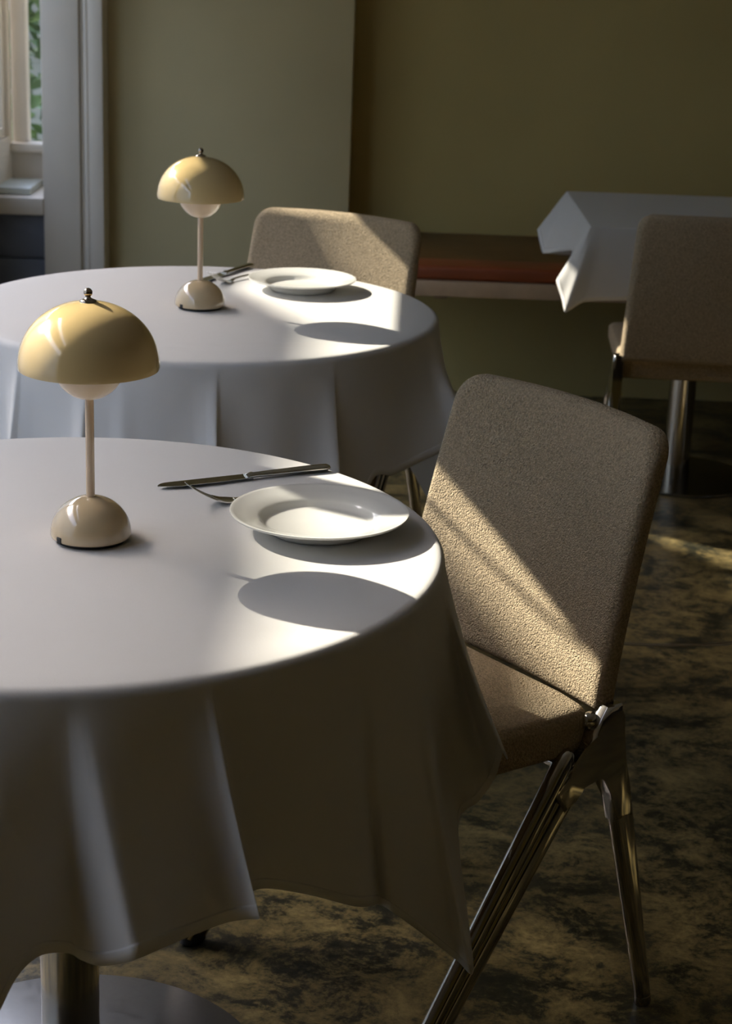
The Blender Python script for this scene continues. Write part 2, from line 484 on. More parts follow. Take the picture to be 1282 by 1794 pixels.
# corner recess: low blue-grey panel with a white sill, window in the back wall behind it
struct(box('wall_corner', XL, -0.997, 5.50, YB, 0, 0.575, M['navy']), 'low blue grey panelled wall under the corner window')
pn = struct(empty('trim_1', (0, 0, 0)), 'blue grey panels under the corner window sill')
for z0, z1 in ((0.02, 0.440), (0.446, 0.573)):
    box('panel', XL, -0.996, 5.488, 5.50, z0, z1, M['navy'], pn, .003)
s_ = struct(box('trim_2', XL, -0.997, 5.465, YB, 0.575, 0.627, M['white'], None, .006), 'white corner window sill')
struct(box('sill_light_patch', XL + .0, -1.045, 5.52, 5.74, 0.628, 0.648, M['aqua'], None, .003), 'pale slab standing in for a patch of light on the corner sill')  # patch of light on the sill, built as a pale slab
cw = struct(empty('window_4', (0, 0, 0)), 'narrow corner window beside the white frame')
fr = bmesh.new()
add_box(fr, XL, -0.93, YB, YB + .12, 0, 0.725); add_box(fr, XL, -0.93, YB, YB + .12, HEAD, ZC)
add_box(fr, XL, -1.103, YB + .01, YB + .07, 0.725, HEAD, .003); add_box(fr, -0.96, -0.93, YB, YB + .07, 0.725, HEAD, .003)
add_box(fr, XL, -0.93, YB - .03, YB + .05, 0.725, 0.752, .004)
bm_obj('window_frame', fr, M['white'], cw)
box('pane', XL, -0.96, YB + .04, YB + .046, 0.752, HEAD, M['glass'], cw)

# tall white frame between the corner window and the grey green wall
tf = struct(empty('trim_4', (0, 0, 0)), 'tall white painted frame left of the grey green wall')
box('post', -0.997, -0.886, 5.47, YB - .001, 0, ZC - .001, M['white'], tf, .004)
box('post', -0.859, -0.816, 5.47, YB - .002, 0, ZC - .001, M['white'], tf, .004)
box('recess_strip', -0.886, -0.859, 5.488, YB - .003, 0, ZC - .002, M['white'], tf, .002)
bm = bmesh.new()
add_loft(bm, [Vector((-0.866, 5.480, 0.0)), Vector((-0.866, 5.480, ZC - .01))], [(.007, .007)] * 2, 12)
bm_obj('bead', bm, M['white'], tf)

# thin metal arc let into the floor
bm = bmesh.new()
ac, ar = Vector((0.60, 4.33)), 0.715
prev = None
for k in range(49):
    a = math.radians(-150 + 120 * k / 48)
    ring = [bm.verts.new((ac.x + (ar + dr) * math.cos(a), ac.y + (ar + dr) * math.sin(a), z)) for dr, z in ((-.006, 0.0005), (-.005, .0025), (.005, .0025), (.006, 0.0005))]
    if prev:
        for j in range(3): bm.faces.new([prev[j], prev[j + 1], ring[j + 1], ring[j]])
    prev = ring
struct(bm_obj('trim_5', bm, M['brass']), 'thin metal arc let into the floor')

# ------------------------------------------------------------------ outside
struct(box('ground', -30, XL - .16, -10, 40, -0.45, -0.30, M['ground']), 'pale ground outside the windows')
struct(box('ground', XL - .15, 12, YB + .16, 40, -0.45, -0.30, M['ground']), 'pale ground behind the building')
# unseen block added outside, its stepped top shaped to cut the low sun
prof = [(-8, -.3), (20, -.3), (20, 5.18), (8.5, 5.18), (8.4, 5.31), (8.05, 5.31), (7.95, 5.262), (7.38, 5.262), (7.33, 5.17), (7.1, 5.17), (6.85, 5.285), (-8, 5.29)]
nv = len(prof)
v = [(-6.0, y, z) for y, z in prof] + [(-9.0, y, z) for y, z in prof]
struct(mesh_obj('sun_block_wall', v, [tuple(range(nv)), tuple(reversed(range(nv, 2 * nv)))] + [(i, i + nv, (i + 1) % nv + nv, (i + 1) % nv) for i in range(nv)], M['stucco'], None, 0), 'unseen pale block added opposite the windows to cut the sun')
struct(box('sky_block_wall', -12, 8, 14, 15, -.3, 4.6, M['sky_block']), 'grey green wall added behind the shrub to hide the bright sky')  # added to block the bright sky behind the corner window
def shrub(loc, h, rad, n, label, seed):
    rnd = random.Random(seed)
    root = empty('garden_shrub', loc)
    tag(root, label, 'shrub')
    vs, fs = [], []
    for i in range(n):
        d = Vector((rnd.gauss(0, 1), rnd.gauss(0, 1), rnd.gauss(0, 1))).normalized() * (rnd.random() ** .4)
        c = Vector((d.x * rad, d.y * rad, h * .56 + d.z * h * .44))
        a = Vector((rnd.gauss(0, 1), rnd.gauss(0, 1), rnd.gauss(0, .6))).normalized()
        b = a.cross(Vector((rnd.gauss(0, 1), rnd.gauss(0, 1), rnd.gauss(0, 1)))).normalized()
        k = len(vs); L = rnd.uniform(.05, .09)
        vs += [c - a * L, c + b * L * .4, c + a * L, c - b * L * .4]
        fs.append((k, k + 1, k + 2, k + 3))
    fo = mesh_obj('foliage', vs, fs, M['leaf'], root, 0)
    fo['kind'] = 'stuff'
    b2 = bmesh.new()
    for j in range(4):
        t = Vector((rnd.uniform(-.2, .2), rnd.uniform(-.2, .2), h * .7))
        add_loft(b2, [Vector((0, 0, 0)), t * .5 + Vector((.03, 0, 0)), t], [(.03, .03), (.02, .02), (.01, .01)], 8)
    bm_obj('stem', b2, M['bark'], root)
shrub((-1.80, 8.2, -.3), 2.1, .36, 1100, 'leafy green shrub seen through the glass at the far left edge', 3)

# ------------------------------------------------------------------ bench
be = empty('wall_bench', (1.3, 5.47, 0))
tag(be, 'long wall bench with brown leather seat and pale wooden front edge', 'bench')
def rounded_box(nx, ny, nz, hx, hy, hz, r, rc=0.0, plane='xz', upper=False):
    """closed rounded box, grid on all sides; rc rounds the outline in `plane`"""
    bm = bmesh.new()
    def face(o, du, dv, nu, nv):
        def cl(t): return .45 * t + .55 * (.5 - .5 * math.cos(PI * t))
        g = [[bm.verts.new(o + du * cl(i / nu) + dv * cl(j / nv)) for j in range(nv + 1)] for i in range(nu + 1)]
        for i in range(nu):
            for j in range(nv):
                bm.faces.new([g[i][j], g[i + 1][j], g[i + 1][j + 1], g[i][j + 1]])
    X, Y, Z = Vector((2 * hx, 0, 0)), Vector((0, 2 * hy, 0)), Vector((0, 0, 2 * hz))
    o = Vector((-hx, -hy, -hz))
    face(o, X, Y, nx, ny); face(o + Z, X, Y, nx, ny)
    face(o, X, Z, nx, nz); face(o + Y, X, Z, nx, nz)
    face(o, Y, Z, ny, nz); face(o + X, Y, Z, ny, nz)
    bmesh.ops.remove_doubles(bm, verts=bm.verts, dist=1e-6)
    for v in bm.verts:
        p = v.co.copy()
        i, j = {'xz': (0, 2), 'xy': (0, 1), 'yz': (1, 2)}[plane]
        k = 3 - i - j
        H = (hx, hy, hz)
        eo = max(abs(p[i]) - (H[i] - r), abs(p[j]) - (H[j] - r), 0.0)
        ek = max(abs(p[k]) - (H[k] - r), 0.0)
        L = math.hypot(eo, ek)
        if eo > 1e-9 and ek > 1e-9:
            mm = max(eo, ek)
            no, nk = eo / L * mm, ek / L * mm
            for a in (i, j):
                ea = abs(p[a]) - (H[a] - r)
                if ea > 0: p[a] = math.copysign(H[a] - r + ea * no / eo, p[a])
            p[k] = math.copysign(H[k] - r + nk, p[k])
        if rc and not (upper and p.z < 0):
            if abs(p[i]) > H[i] - rc and abs(p[j]) > H[j] - rc:
                vx, vz = abs(p[i]) - (H[i] - rc), abs(p[j]) - (H[j] - rc)
                mm = max(vx, vz); L = math.hypot(vx, vz)
                if L > 1e-9:
                    p[i] = math.copysign(H[i] - rc + vx / L * mm, p[i]); p[j] = math.copysign(H[j] - rc + vz / L * mm, p[j])
        v.co = p
    return bm
BX0, BX1 = PX1 + .002, 3.05
box('front_rail', BX0 - 1.3, BX1 - 1.3, 5.15 - 5.47, 5.20 - 5.47, .435, .480, M['oak'], be, .003)
box('seat_board', BX0 - 1.3, BX1 - 1.3, 5.20 - 5.47, YB - .002 - 5.47, .450, .480, M['oak'], be, .002)
bm = bmesh.new(); add_box(bm, BX0 - 1.3, BX1 - 1.3, 5.155 - 5.47, 5.29 - 5.47, .481, .522, .012, 4)
bm_obj('front_roll', bm, M['red_leather'], be); be.children[-1]['label'] = 'reddish leather front roll'
bm = bmesh.new(); add_box(bm, BX0 - 1.3, BX1 - 1.3, 5.292 - 5.47, YB - .003 - 5.47, .481, .517, .008, 3)
bm_obj('seat_cushion', bm, M['leather'], be)
for xx in (0.2, 1.5, 2.8):
    box('wall_bracket', xx - 1.32, xx - 1.28, 5.40 - 5.47, YB - .002 - 5.47, .38, .45, M['oak'], be, .003)

# ------------------------------------------------------------------ tables and cloths
ZT, R = 0.745, 0.446
def pedestal_table(loc, label, disc_r, disc_mat, group, disc_off=(0, 0)):
    t = empty('pedestal_table', loc)
    tag(t, label, 'table', group)
    return t
def round_table(cx, cy, label):
    t = empty('round_table', (cx, cy, 0))
    tag(t, label, 'table', 'round pedestal tables')
    lathe('tabletop', [(0, .718), (R - .014, .718), (R - .009, .722), (R - .009, .738), (R - .014, .7425), (0, .7425)], M['wood'], t, 96)
    lathe('pedestal', [(0, .008), (.0365, .008), (.0365, .70), (.0, .70)], M['pedestal'], t, 48)
    lathe('mounting_plate', [(0, .70), (.16, .70), (.16, .7175), (0, .7175)], M['pedestal'], t, 48)
    lathe('base_plate', [(0, 0), (.25, 0), (.252, .002), (.252, .006), (.248, .008), (0, .008)], M['disc'], t, 96)
    lathe('foot_ring', [(.0368, .008), (.046, .008), (.044, .013), (.0368, .014)], M['pedestal'], t, 48)
    return t

def ray_cyl(px, py, cx, cy, r):
    d = ray(px, py)
    ox, oy = -cx, -cy
    a = d.x ** 2 + d.y ** 2; b = 2 * (ox * d.x + oy * d.y); c = ox * ox + oy * oy - r * r
    disc = b * b - 4 * a * c
    t = (-b - math.sqrt(max(disc, 0))) / (2 * a)
    return CAM + d * t

def round_cloth(name, cx, cy, cols, label, group=None, sub=9):
    """cols: (top angle deg, hem point Vector world, bulge). closed loop, ordered by angle."""
    C = Vector((cx, cy, 0))
    n = len(cols)
    ring = []
    for i in range(n):
        p = [cols[(i + k - 1) % n] for k in range(4)]
        an = [q[0] for q in p]
        base = an[1]
        an = [a + 360 * round((base - a) / 360) for a in an]
        for s in range(sub):
            t = s / sub
            a = an[1] + (an[2] - an[1]) * t
            q = catmull([tuple(x[1]) for x in p], t)
            ring.append((math.radians(a), Vector(q)))
    N = len(ring)
    V, Fc, UV = [], [], []
    V.append(Vector((cx, cy, ZT))); UV.append((0, 1.0))
    rows = []
    for r in (.06, .14, .22, .30, .37, .41, R - .012):
        rows.append([(Vector((cx + r * math.cos(a), cy + r * math.sin(a), ZT)), 1.0) for a, q in ring])
    for k in range(1, 5):
        th = PI / 2 * k / 4
        rr, zz = R - .012 + .012 * math.sin(th), ZT - .012 + .012 * math.cos(th)
        rows.append([(Vector((cx + rr * math.cos(a), cy + rr * math.sin(a), zz)), .8) for a, q in ring])
    NS = 22
    for k in range(1, NS + 1):
        s = k / NS
        row = []
        for a, q in ring:
            A = Vector((cx + R * math.cos(a), cy + R * math.sin(a), ZT - .012))
            L = (q - A).length
            g = max(0.0, (s - .02) / .98)
            e = g * g * (3 - 2 * g) * .25 + g * .75 if g < 1 else 1
            e = e * (1 - .12 * math.sin(PI * g)) if g < 1 else 1
            P = A.lerp(q, s)
            P.x = A.x + (q.x - A.x) * e; P.y = A.y + (q.y - A.y) * e
            row.append((P, (1 - s) * L))
        rows.append(row)
    for row in rows:
        for j, (p, u) in enumerate(row):
            V.append(p); UV.append((j / N * 3, u))
    for j in range(N):
        Fc.append((0, 1 + j, 1 + (j + 1) % N))
    for i in range(len(rows) - 1):
        a0, b0 = 1 + i * N, 1 + (i + 1) * N
        for j in range(N):
            k = (j + 1) % N
            Fc.append((a0 + j, b0 + j, b0 + k, a0 + k))
    o = mesh_obj(name, [v - Vector((cx, cy, 0)) for v in V], Fc, M['cloth'], None, 180, UV)
    o.location = (cx, cy, 0)
    md = o.modifiers.new('thickness', 'SOLIDIFY'); md.thickness = .0009; md.offset = -1
    tag(o, label, 'tablecloth', group)
    return o

def pol(cx, cy, deg, r, z):
    a = math.radians(deg)
    return Vector((cx + r * math.cos(a), cy + r * math.sin(a), z))

T1 = (-0.352, 2.0095); T2 = (-0.3225, 3.359)
def rim_angle(T, px, py):
    p = on_z(px, py, ZT)
    return math.degrees(math.atan2(p.y - T[1], p.x - T[0]))
def rim_at(T, px, back=False):
    """angle of the front rim at picture column px"""
    best = None
    for k in range(0, 1800):
        a = -175 + k * .1
        p = pol(T[0], T[1], a, R, ZT) - CAM
        x = 641 + F_PX * p.dot(RGT) / p.dot(FWD)
        if best is None or abs(x - px) < best[0]: best = (abs(x - px), a)
    return best[1]

t1 = round_table(*T1, 'round pedestal table under the nearest white cloth, steel plate foot at bottom left')
t2 = round_table(*T2, 'round pedestal table hidden under the second white cloth')

def c1(px, hx, hy, r):
    return (rim_at(T1, px), ray_cyl(hx, hy, *T1, r))
cols = [
    (-178, pol(*T1, -178, .50, .40)), (-168, pol(*T1, -168, .47, .42)), (-158, pol(*T1, -158, .51, .40)), (-148, pol(*T1, -148, .47, .38)),
    (-138, pol(*T1, -138, .52, .30)), (-130, pol(*T1, -131, .55, .20)), (-124, pol(*T1, -122, .50, .22)), (-118, pol(*T1, -117, .45, .24)), (-112, pol(*T1, -110, .48, .17)),
]
cols += [
    c1(-45, -40, 1830, .53), c1(-10, -6, 1782, .52), c1(20, 30, 1712, .492), c1(60, 70, 1675, .464), c1(95, 118, 1670, .44), c1(116, 142, 1682, .440),
    c1(126, 172, 1692, .468), c1(138, 210, 1689, .502), c1(155, 244, 1679, .518), c1(200, 290, 1659, .498), c1(250, 325, 1644, .466),
    c1(295, 365, 1628, .452), c1(330, 400, 1616, .464), c1(355, 432, 1611, .492), c1(371, 455, 1609, .528), c1(375, 444, 1590, .488), c1(384, 438, 1566, .43), c1(430, 470, 1557, .425), c1(500, 546, 1569, .438),
    c1(570, 620, 1588, .452), c1(612, 652, 1587, .450), c1(628, 665, 1585, .434), c1(648, 690, 1600, .455), c1(685, 748, 1642, .475), c1(712, 800, 1683, .500),
    c1(728, 828, 1706, .520), c1(736, 824, 1640, .488), c1(744, 806, 1500, .452), c1(752, 806, 1432, .445), c1(764, 838, 1404, .48), c1(772, 866, 1364, .51), (-7.5, ray_cyl(881, 1316, *T1, .535)),
    (-2, pol(*T1, 2, .535, .475)), (5, pol(*T1, 7, .515, .492)), (14, pol(*T1, 15, .475, .488)), (26, pol(*T1, 26, .49, .487)), (38, pol(*T1, 38, .475, .487)), (50, pol(*T1, 50, .49, .487)), (60, pol(*T1, 60, .475, .487)),
    (70, pol(*T1, 70, .505, .40)), (80, pol(*T1, 80, .48, .40)), (90, pol(*T1, 90, .51, .41)), (102, pol(*T1, 102, .47, .42)), (114, pol(*T1, 114, .51, .41)), (126, pol(*T1, 126, .48, .38)),
    (140, pol(*T1, 140, .54, .25)), (150, pol(*T1, 150, .50, .35)), (162, pol(*T1, 162, .48, .41)), (172, pol(*T1, 172, .51, .41)),
]
round_cloth('tablecloth', *T1, cols, 'nearest white tablecloth, its pointed corner hanging in front of the chair leg', 'white cloths on the round tables')

def c2(px, hx, hy, r):
    return (rim_at(T2, px), ray_cyl(hx, hy, *T2, r))
def c2z(px, r, z, shift=0):
    a = rim_at(T2, px)
    return (a, pol(*T2, a + shift, r, z))
cols = [
    (-178, pol(*T2, -178, .50, .40)), (-165, pol(*T2, -165, .47, .40)), (-157, pol(*T2, -157, .51, .38)), (-148, pol(*T2, -145, .52, .28)),
    c2z(-25, .47, .30), c2z(5, .445, .34), c2z(20, .475, .36), c2z(32, .518, .36), c2z(38, .485, .37), c2z(60, .452, .38), c2z(95, .444, .39), c2z(125, .462, .39), c2z(150, .512, .40), c2z(158, .475, .40),
    c2z(190, .46, .41), c2z(215, .475, .41), c2z(240, .455, .41), c2z(300, .440, .41), c2z(340, .448, .41), c2z(360, .478, .40), c2z(378, .530, .39), c2z(386, .485, .39), c2z(420, .452, .39), c2z(480, .453, .38),
    c2z(530, .446, .37), c2z(558, .468, .36), c2z(584, .520, .35), c2z(592, .480, .34), c2(625, 648, 850, .462), c2(675, 690, 832, .468), c2(712, 735, 810, .485), c2(738, 790, 782, .52),
    c2(757, 826, 745, .55), (-3, pol(*T2, 3, .53, .40)), (8, pol(*T2, 10, .49, .40)), (18, pol(*T2, 20, .53, .30)), (27, pol(*T2, 27, .58, .20)), (34, pol(*T2, 36, .53, .33)), (44, pol(*T2, 46, .50, .46)),
    (55, pol(*T2, 55, .475, .488)), (68, pol(*T2, 68, .49, .488)), (82, pol(*T2, 82, .475, .488)), (95, pol(*T2, 95, .485, .488)), (104, pol(*T2, 104, .475, .46)), (112, pol(*T2, 112, .50, .41)), (124, pol(*T2, 124, .48, .38)),
    (135, pol(*T2, 135, .53, .26)), (146, pol(*T2, 146, .50, .35)), (158, pol(*T2, 158, .48, .41)), (170, pol(*T2, 170, .51, .41)),
]
round_cloth('tablecloth', *T2, cols, 'second white tablecloth, on the round table behind the nearest one', 'white cloths on the round tables')

# far rectangular table with its cloth
T3 = (1.14, 4.842)
t3 = empty('rectangular_table', (0.86, 4.88, 0))
tag(t3, 'square-cornered table at the right on a shiny steel pedestal', 'table')
box('tabletop', .545 - .86, 1.75 - .86, 4.535 - 4.88, 5.15 - 4.88, .715, .742, M['wood'], t3, .003)
lathe('pedestal', [(0, .008), (.0365, .008), (.0365, .714), (0, .714)], M['pedestal'], t3, 48, cx=-.005, cy=0)
lathe('base_plate', [(0, 0), (.195, 0), (.198, .003), (.195, .008), (0, .008)], M['disc2'], t3, 96, cx=.02, cy=.01)
# cloth: columns from the top edge down to the hem
X0, X1c, Y0c, Y1c = .528, 1.765, 4.52, 5.165
top_hem = []
def e3(a, b): top_hem.append((Vector((*a, ZT)), Vector(b)))
yb = 5.18
e3((X1c, Y1c), (1.80, 5.20, .50)); e3((1.3, Y1c), (1.3, 5.19, .565)); e3((.75, Y1c), (.75, 5.185, .565)); e3((.60, Y1c), (.58, 5.19, .56))
e3((X0 + .01, Y1c), tuple(on_y(952, 442, 5.17)))
e3((X0, Y1c), tuple(on_y(941, 402, 5.12)))
e3((X0, 5.13), tuple(on_y(950, 443, 5.06)))
e3((X0, 5.00), tuple(on_y(975, 441, 4.98)))
e3((X0, 4.86), tuple(on_y(1000, 439, 4.90)))
e3((X0, 4.72), tuple(on_y(1003, 444, 4.72)))
e3((X0, 4.60), tuple(on_y(990, 470, 4.60)))
e3((X0, 4.53), tuple(on_y(974, 491, 4.50)))
e3((X0, Y0c), tuple(on_y(984, 525, 4.465)))
e3((X0 + .01, Y0c), tuple(on_y(990, 548, 4.44)))
e3((X0 + .035, Y0c), tuple(on_y(1022, 529, 4.47)))
e3((.62, Y0c), (.60, 4.485, .570)); e3((.70, Y0c), (.70, 4.50, .572)); e3((.78, Y0c), (.775, 4.475, .565)); e3((.86, Y0c), (.86, 4.50, .57)); e3((1.0, Y0c), (1.0, 4.49, .57)); e3((1.3, Y0c), (1.3, 4.50, .57)); e3((1.6, Y0c), (1.6, 4.49, .57))
e3((X1c, Y0c), (1.84, 4.46, .47)); e3((X1c, 4.8), (1.79, 4.8, .57))
V, Fc, UV = [], [], []
n3 = len(top_hem); SUB = 5; NS = 12
ring = []
for i in range(n3):
    for s in range(SUB):
        t = s / SUB
        a = top_hem[i][0].lerp(top_hem[(i + 1) % n3][0], t)
        q = Vector(catmull([tuple(top_hem[(i + k - 1) % n3][1]) for k in range(4)], t)).lerp(top_hem[i][1].lerp(top_hem[(i + 1) % n3][1], t), .55)
        ring.append((a, q))
N = len(ring)
cen = Vector((1.14, 4.842, ZT))
V.append(cen); UV.append((0, 1))
for f_ in (.5, .9, 1.0):
    for a, q in ring:
        p = cen.lerp(a, f_) if f_ < 1 else a + (cen - a).normalized() * .004
        V.append(p); UV.append((0, 1))
for k in range(0, NS + 1):
    s = k / NS
    for a, q in ring:
        A = a - Vector((0, 0, .004))
        P = A.lerp(q, s)
        V.append(P); UV.append((0, (1 - s) * (q - a).length))
NR = 3 + NS + 1
for j in range(N): Fc.append((0, 1 + j, 1 + (j + 1) % N))
for i in range(NR - 1):
    for j in range(N):
        k = (j + 1) % N
        Fc.append((1 + i * N + j, 1 + (i + 1) * N + j, 1 + (i + 1) * N + k, 1 + i * N + k))
cl3 = mesh_obj('tablecloth', [v - Vector((.86, 4.88, 0)) for v in V], Fc, M['cloth'], None, 45, UV)
cl3.location = (.86, 4.88, 0)
md = cl3.modifiers.new('thickness', 'SOLIDIFY'); md.thickness = .0009; md.offset = -1
tag(cl3, 'white tablecloth with folded corners on the square-cornered table at the right', 'tablecloth')

# ------------------------------------------------------------------ lamps
def make_lamp():
    t = empty('table_lamp', (0, 0, 0))
    rb = .0468
    prof = [(0, .004), (rb - .004, .004), (rb - .001, .0045), (rb, .006)]
    prof += [(rb * math.cos(a), .008 + .044 * math.sin(a)) for a in [PI / 2 * k / 20 for k in range(0, 20)]]
    prof += [(.0045, .0521), (0, .0521)]
    b = lathe('base', prof, M['base'], t, 72, 60)
    lathe('foot_pad', [(0, 0), (rb - .006, 0), (rb - .005, .002), (rb - .006, .0045), (0, .0045)], M['rubber'], b, 48)
    bm = bmesh.new()
    add_box(bm, -.004, .004, -.003, .003, .0035, .0115, .001)
    for v in bm.verts: v.co += Vector((0, -.0445, 0))
    bmesh.ops.rotate(bm, verts=bm.verts, cent=(0, 0, 0), matrix=Matrix.Rotation(math.radians(-42), 3, 'Z'))
    bm_obj('charging_port', bm, M['rubber'], b)
    lathe('stem', [(0, .050), (.0050, .050), (.0050, .205), (0, .205)], M['stem'], t, 32)
    # small inner bowl, open at the top, round at the bottom
    rs = .0405
    prof = [(0.005, .167)] + [(rs * math.sin(a), .2075 - rs * math.cos(a)) for a in [PI / 2 * k / 16 for k in range(1, 17)]] + [(rs - .001, .2065), (rs - .0025, .2075)]
    prof += [((rs - .0025) * math.sin(a), .2075 - (rs - .0025) * math.cos(a)) for a in [PI / 2 * k / 16 for k in range(15, 0, -1)]]
    lathe('inner_bowl', prof, M['lamp_in'], t, 64, 60)
    # outer shade
    rr, z0, zt = .080, .2035, .2795
    out_, in_ = [], []
    for k in range(0, 33):
        a = PI / 2 * k / 32
        ca, sa = math.cos(a), math.sin(a)
        out_.append((rr * ca ** .97, z0 + .003 + (zt - z0 - .003) * sa))
        in_.append(((rr - .0016) * ca ** .97, z0 + .0025 + (zt - z0 - .005) * sa))
    out_[-1] = (0.0, zt)
    in_[-1] = (0.0, zt - .003)
    sh = lathe('lamp_shade', [(rr - .0005, z0)] + out_, M['lamp'], t, 96, 60)
    lathe('inner_face', [(rr - .0005, z0), (rr - .0016, z0 + .0008)] + in_, M['lamp_in'], sh, 96, 60)
    lathe('finial', [(0, .278), (.0098, .278), (.0092, .2808), (.006, .2822), (.0035, .2832), (.003, .2850)] +
          [(.0050 * math.cos(a), .2895 + .0052 * math.sin(a)) for a in [-PI / 3 + (5 * PI / 6) * k / 12 for k in range(12)]] + [(0, .2947)], M['nickel'], t, 40, 60)
    lathe('bulb', [(0, .206)] + [(.014 * math.sin(a), .222 - .016 * math.cos(a)) for a in [PI * k / 12 for k in range(1, 12)]] + [(0, .238)], M['china'], t, 24)
    return t
lamp1 = make_lamp(); lamp1.location = (-0.3185, 2.0097, ZT + .0006)
tag(lamp1, 'cream dome table lamp on the nearest tablecloth, the larger in view', 'lamp', 'cream dome table lamps')
lamp2 = copy_tree(lamp1); lamp2.location = (-0.3239, 3.3634, ZT + .0006)
tag(lamp2, 'cream dome table lamp on the second table, in front of the grey green wall', 'lamp', 'cream dome table lamps')

# ------------------------------------------------------------------ plates
def make_plate():
    Rp = .107
    prof = [(0, .0055), (.060, .0058), (.066, .0075), (.0705, .0125), (.075, .0155), (.090, .0195), (.102, .0228), (.1055, .0240), (Rp, .0237), (.1072, .0224), (.1058, .0208),
            (.095, .0175), (.078, .0125), (.072, .0085), (.066, .0030), (.063, .0), (.060, .0), (.058, .0028), (0, .0028)]
    o = lathe('dinner_plate', prof, M['china'], None, 128, 60)
    return o
pl1 = make_plate(); pl1.location = (-0.0555, 2.0755, ZT + .0008)
tag(pl1, 'white china plate on the nearest table, crossed by a shadow', 'plate', 'white plates')
pl2 = pl1.copy(); COL.objects.link(pl2); pl2.location = (-0.1425, 3.575, ZT + .0008)
tag(pl2, 'white china plate on the second table, in front of a chair back', 'plate', 'white plates')

# ------------------------------------------------------------------ cutlery (local x runs from tip to handle end)
def make_knife():
    t = empty('table_knife', (0, 0, 0))
    V, Fc = [], []
    # blade: rounded tip, straight spine, curved edge
    n = 22
    bl = .125
    for k in range(n + 1):
        s = k / n; x = bl * s
        up = .0085 * min(1, (s / .10)) ** .5
        dn = -.0105 * min(1, (s / .22)) ** .6 * (1 - .25 * max(0, (s - .7) / .3))
        th = .0011
        V += [Vector((x, up, th)), Vector((x, dn, .0002)), Vector((x, up, -th)), Vector((x, dn, -.0002))]
    for k in range(n):
        a, b = 4 * k, 4 * k + 4
        Fc += [(a, b, b + 1, a + 1), (a + 2, a + 3, b + 3, b + 2), (a, a + 2, b + 2, b), (a + 1, b + 1, b + 3, a + 3)]
    Fc += [(0, 1, 3, 2), (4 * n, 4 * n + 2, 4 * n + 3, 4 * n + 1)]
    o = mesh_obj('blade', [v + Vector((0, 0, .0035)) for v in V], Fc, M['steel'], t, 40)
    bm = bmesh.new()
    xs = [(.121, .0075, .0016), (.125, .0058, .0034), (.129, .0068, .0045), (.133, .0052, .0036), (.138, .0050, .0036), (.16, .0056, .0040), (.20, .0068, .0045), (.222, .0080, .0046), (.232, .0086, .0044), (.238, .0078, .0040), (.2415, .0045, .0025)]
    add_loft(bm, [Vector((x, -.0005, .0047)) for x, a, b in xs], [(a, b) for x, a, b in xs], 20, Vector((0, 0, 1)))
    bm_obj('handle', bm, M['steel'], t, 50)
    return t
def make_fork():
    t = empty('table_fork', (0, 0, 0))
    bm = bmesh.new()
    xs = [(.062, .0075, .0012, .0022), (.070, .0045, .0016, .0030), (.080, .0030, .0019, .0045), (.10, .0028, .0020, .0055), (.13, .0034, .0020, .0052), (.16, .0050, .0020, .0038), (.182, .0066, .0018, .0030), (.192, .0062, .0016, .0028), (.196, .0030, .0010, .0028)]
    add_loft(bm, [Vector((x, 0, z)) for x, a, b, z in xs], [(a, b) for x, a, b, z in xs], 16, Vector((0, 0, 1)))
    bm_obj('handle', bm, M['steel'], t, 50)
    # head: four tines curving up from a dished palm
    def zc(x): return .0018 + .0255 * max(0, (.050 - x) / .050) ** 1.45
    V, Fc = [], []
    n = 8
    for k in range(n + 1):
        x = .036 + .030 * k / n
        hw = .0118 if x < .052 else .0118 - (.0118 - .0060) * ((x - .052) / .014)
        for j in range(7):
            y = -hw + 2 * hw * j / 6
            z = zc(x) + 6.0 * y * y
            V += [Vector((x, y, z + .0008)), Vector((x, y, z - .0007))]
    w_ = 14
    for k in range(n):
        for j in range(6):
            a = k * w_ + j * 2; b = a + w_
            Fc += [(a, a + 2, b + 2, b), (a + 1, b + 1, b + 3, a + 3)]
        Fc += [(k * w_, (k + 1) * w_, (k + 1) * w_ + 1, k * w_ + 1), (k * w_ + 12, k * w_ + 13, (k + 1) * w_ + 13, (k + 1) * w_ + 12)]
    for j in range(6):
        Fc += [(j * 2, j * 2 + 1, j * 2 + 3, j * 2 + 2), (n * w_ + j * 2, n * w_ + j * 2 + 2, n * w_ + j * 2 + 3, n * w_ + j * 2 + 1)]
    hd = mesh_obj('head', V, Fc, M['steel'], t, 50)
    for j in range(4):
        y = -.0096 + .0064 * j
        bm = bmesh.new()
        pts = [Vector((.040 - .040 * s, y * (1 - .04 * s), zc(.040 - .040 * s) + 6.0 * y * y)) for s in [q / 9 for q in range(10)]]
        add_loft(bm, pts, [(.0009 - .0004 * q / 9, .0021 - .0010 * (q / 9)) for q in range(10)], 10, Vector((0, 1, 0)))
        bm_obj('tine', bm, M['steel'], hd, 50)
    return t
def put(o, tip, dirv):
    o.location = (tip[0], tip[1], ZT + .0006)
    o.rotation_euler = (0, 0, math.atan2(dirv[1], dirv[0]))
kn1 = make_knife(); put(kn1, (-0.2654, 2.2129), (.2134, .1113))
tag(kn1, 'steel table knife lying behind the plate on the nearest table', 'knife', 'table knives')
fk1 = make_fork(); put(fk1, (-.2205, 2.146), (.88, .42))
tag(fk1, 'steel table fork partly under the plate rim on the nearest table', 'fork', 'table forks')
kn2 = copy_tree(kn1); put(kn2, (-.357, 3.585), (.096, .215))
tag(kn2, 'steel table knife beside the plate on the second table', 'knife', 'table knives')
fk2 = copy_tree(fk1); put(fk2, (-.322, 3.572), (.40, .66))
tag(fk2, 'steel table fork beside the plate on the second table', 'fork', 'table forks')

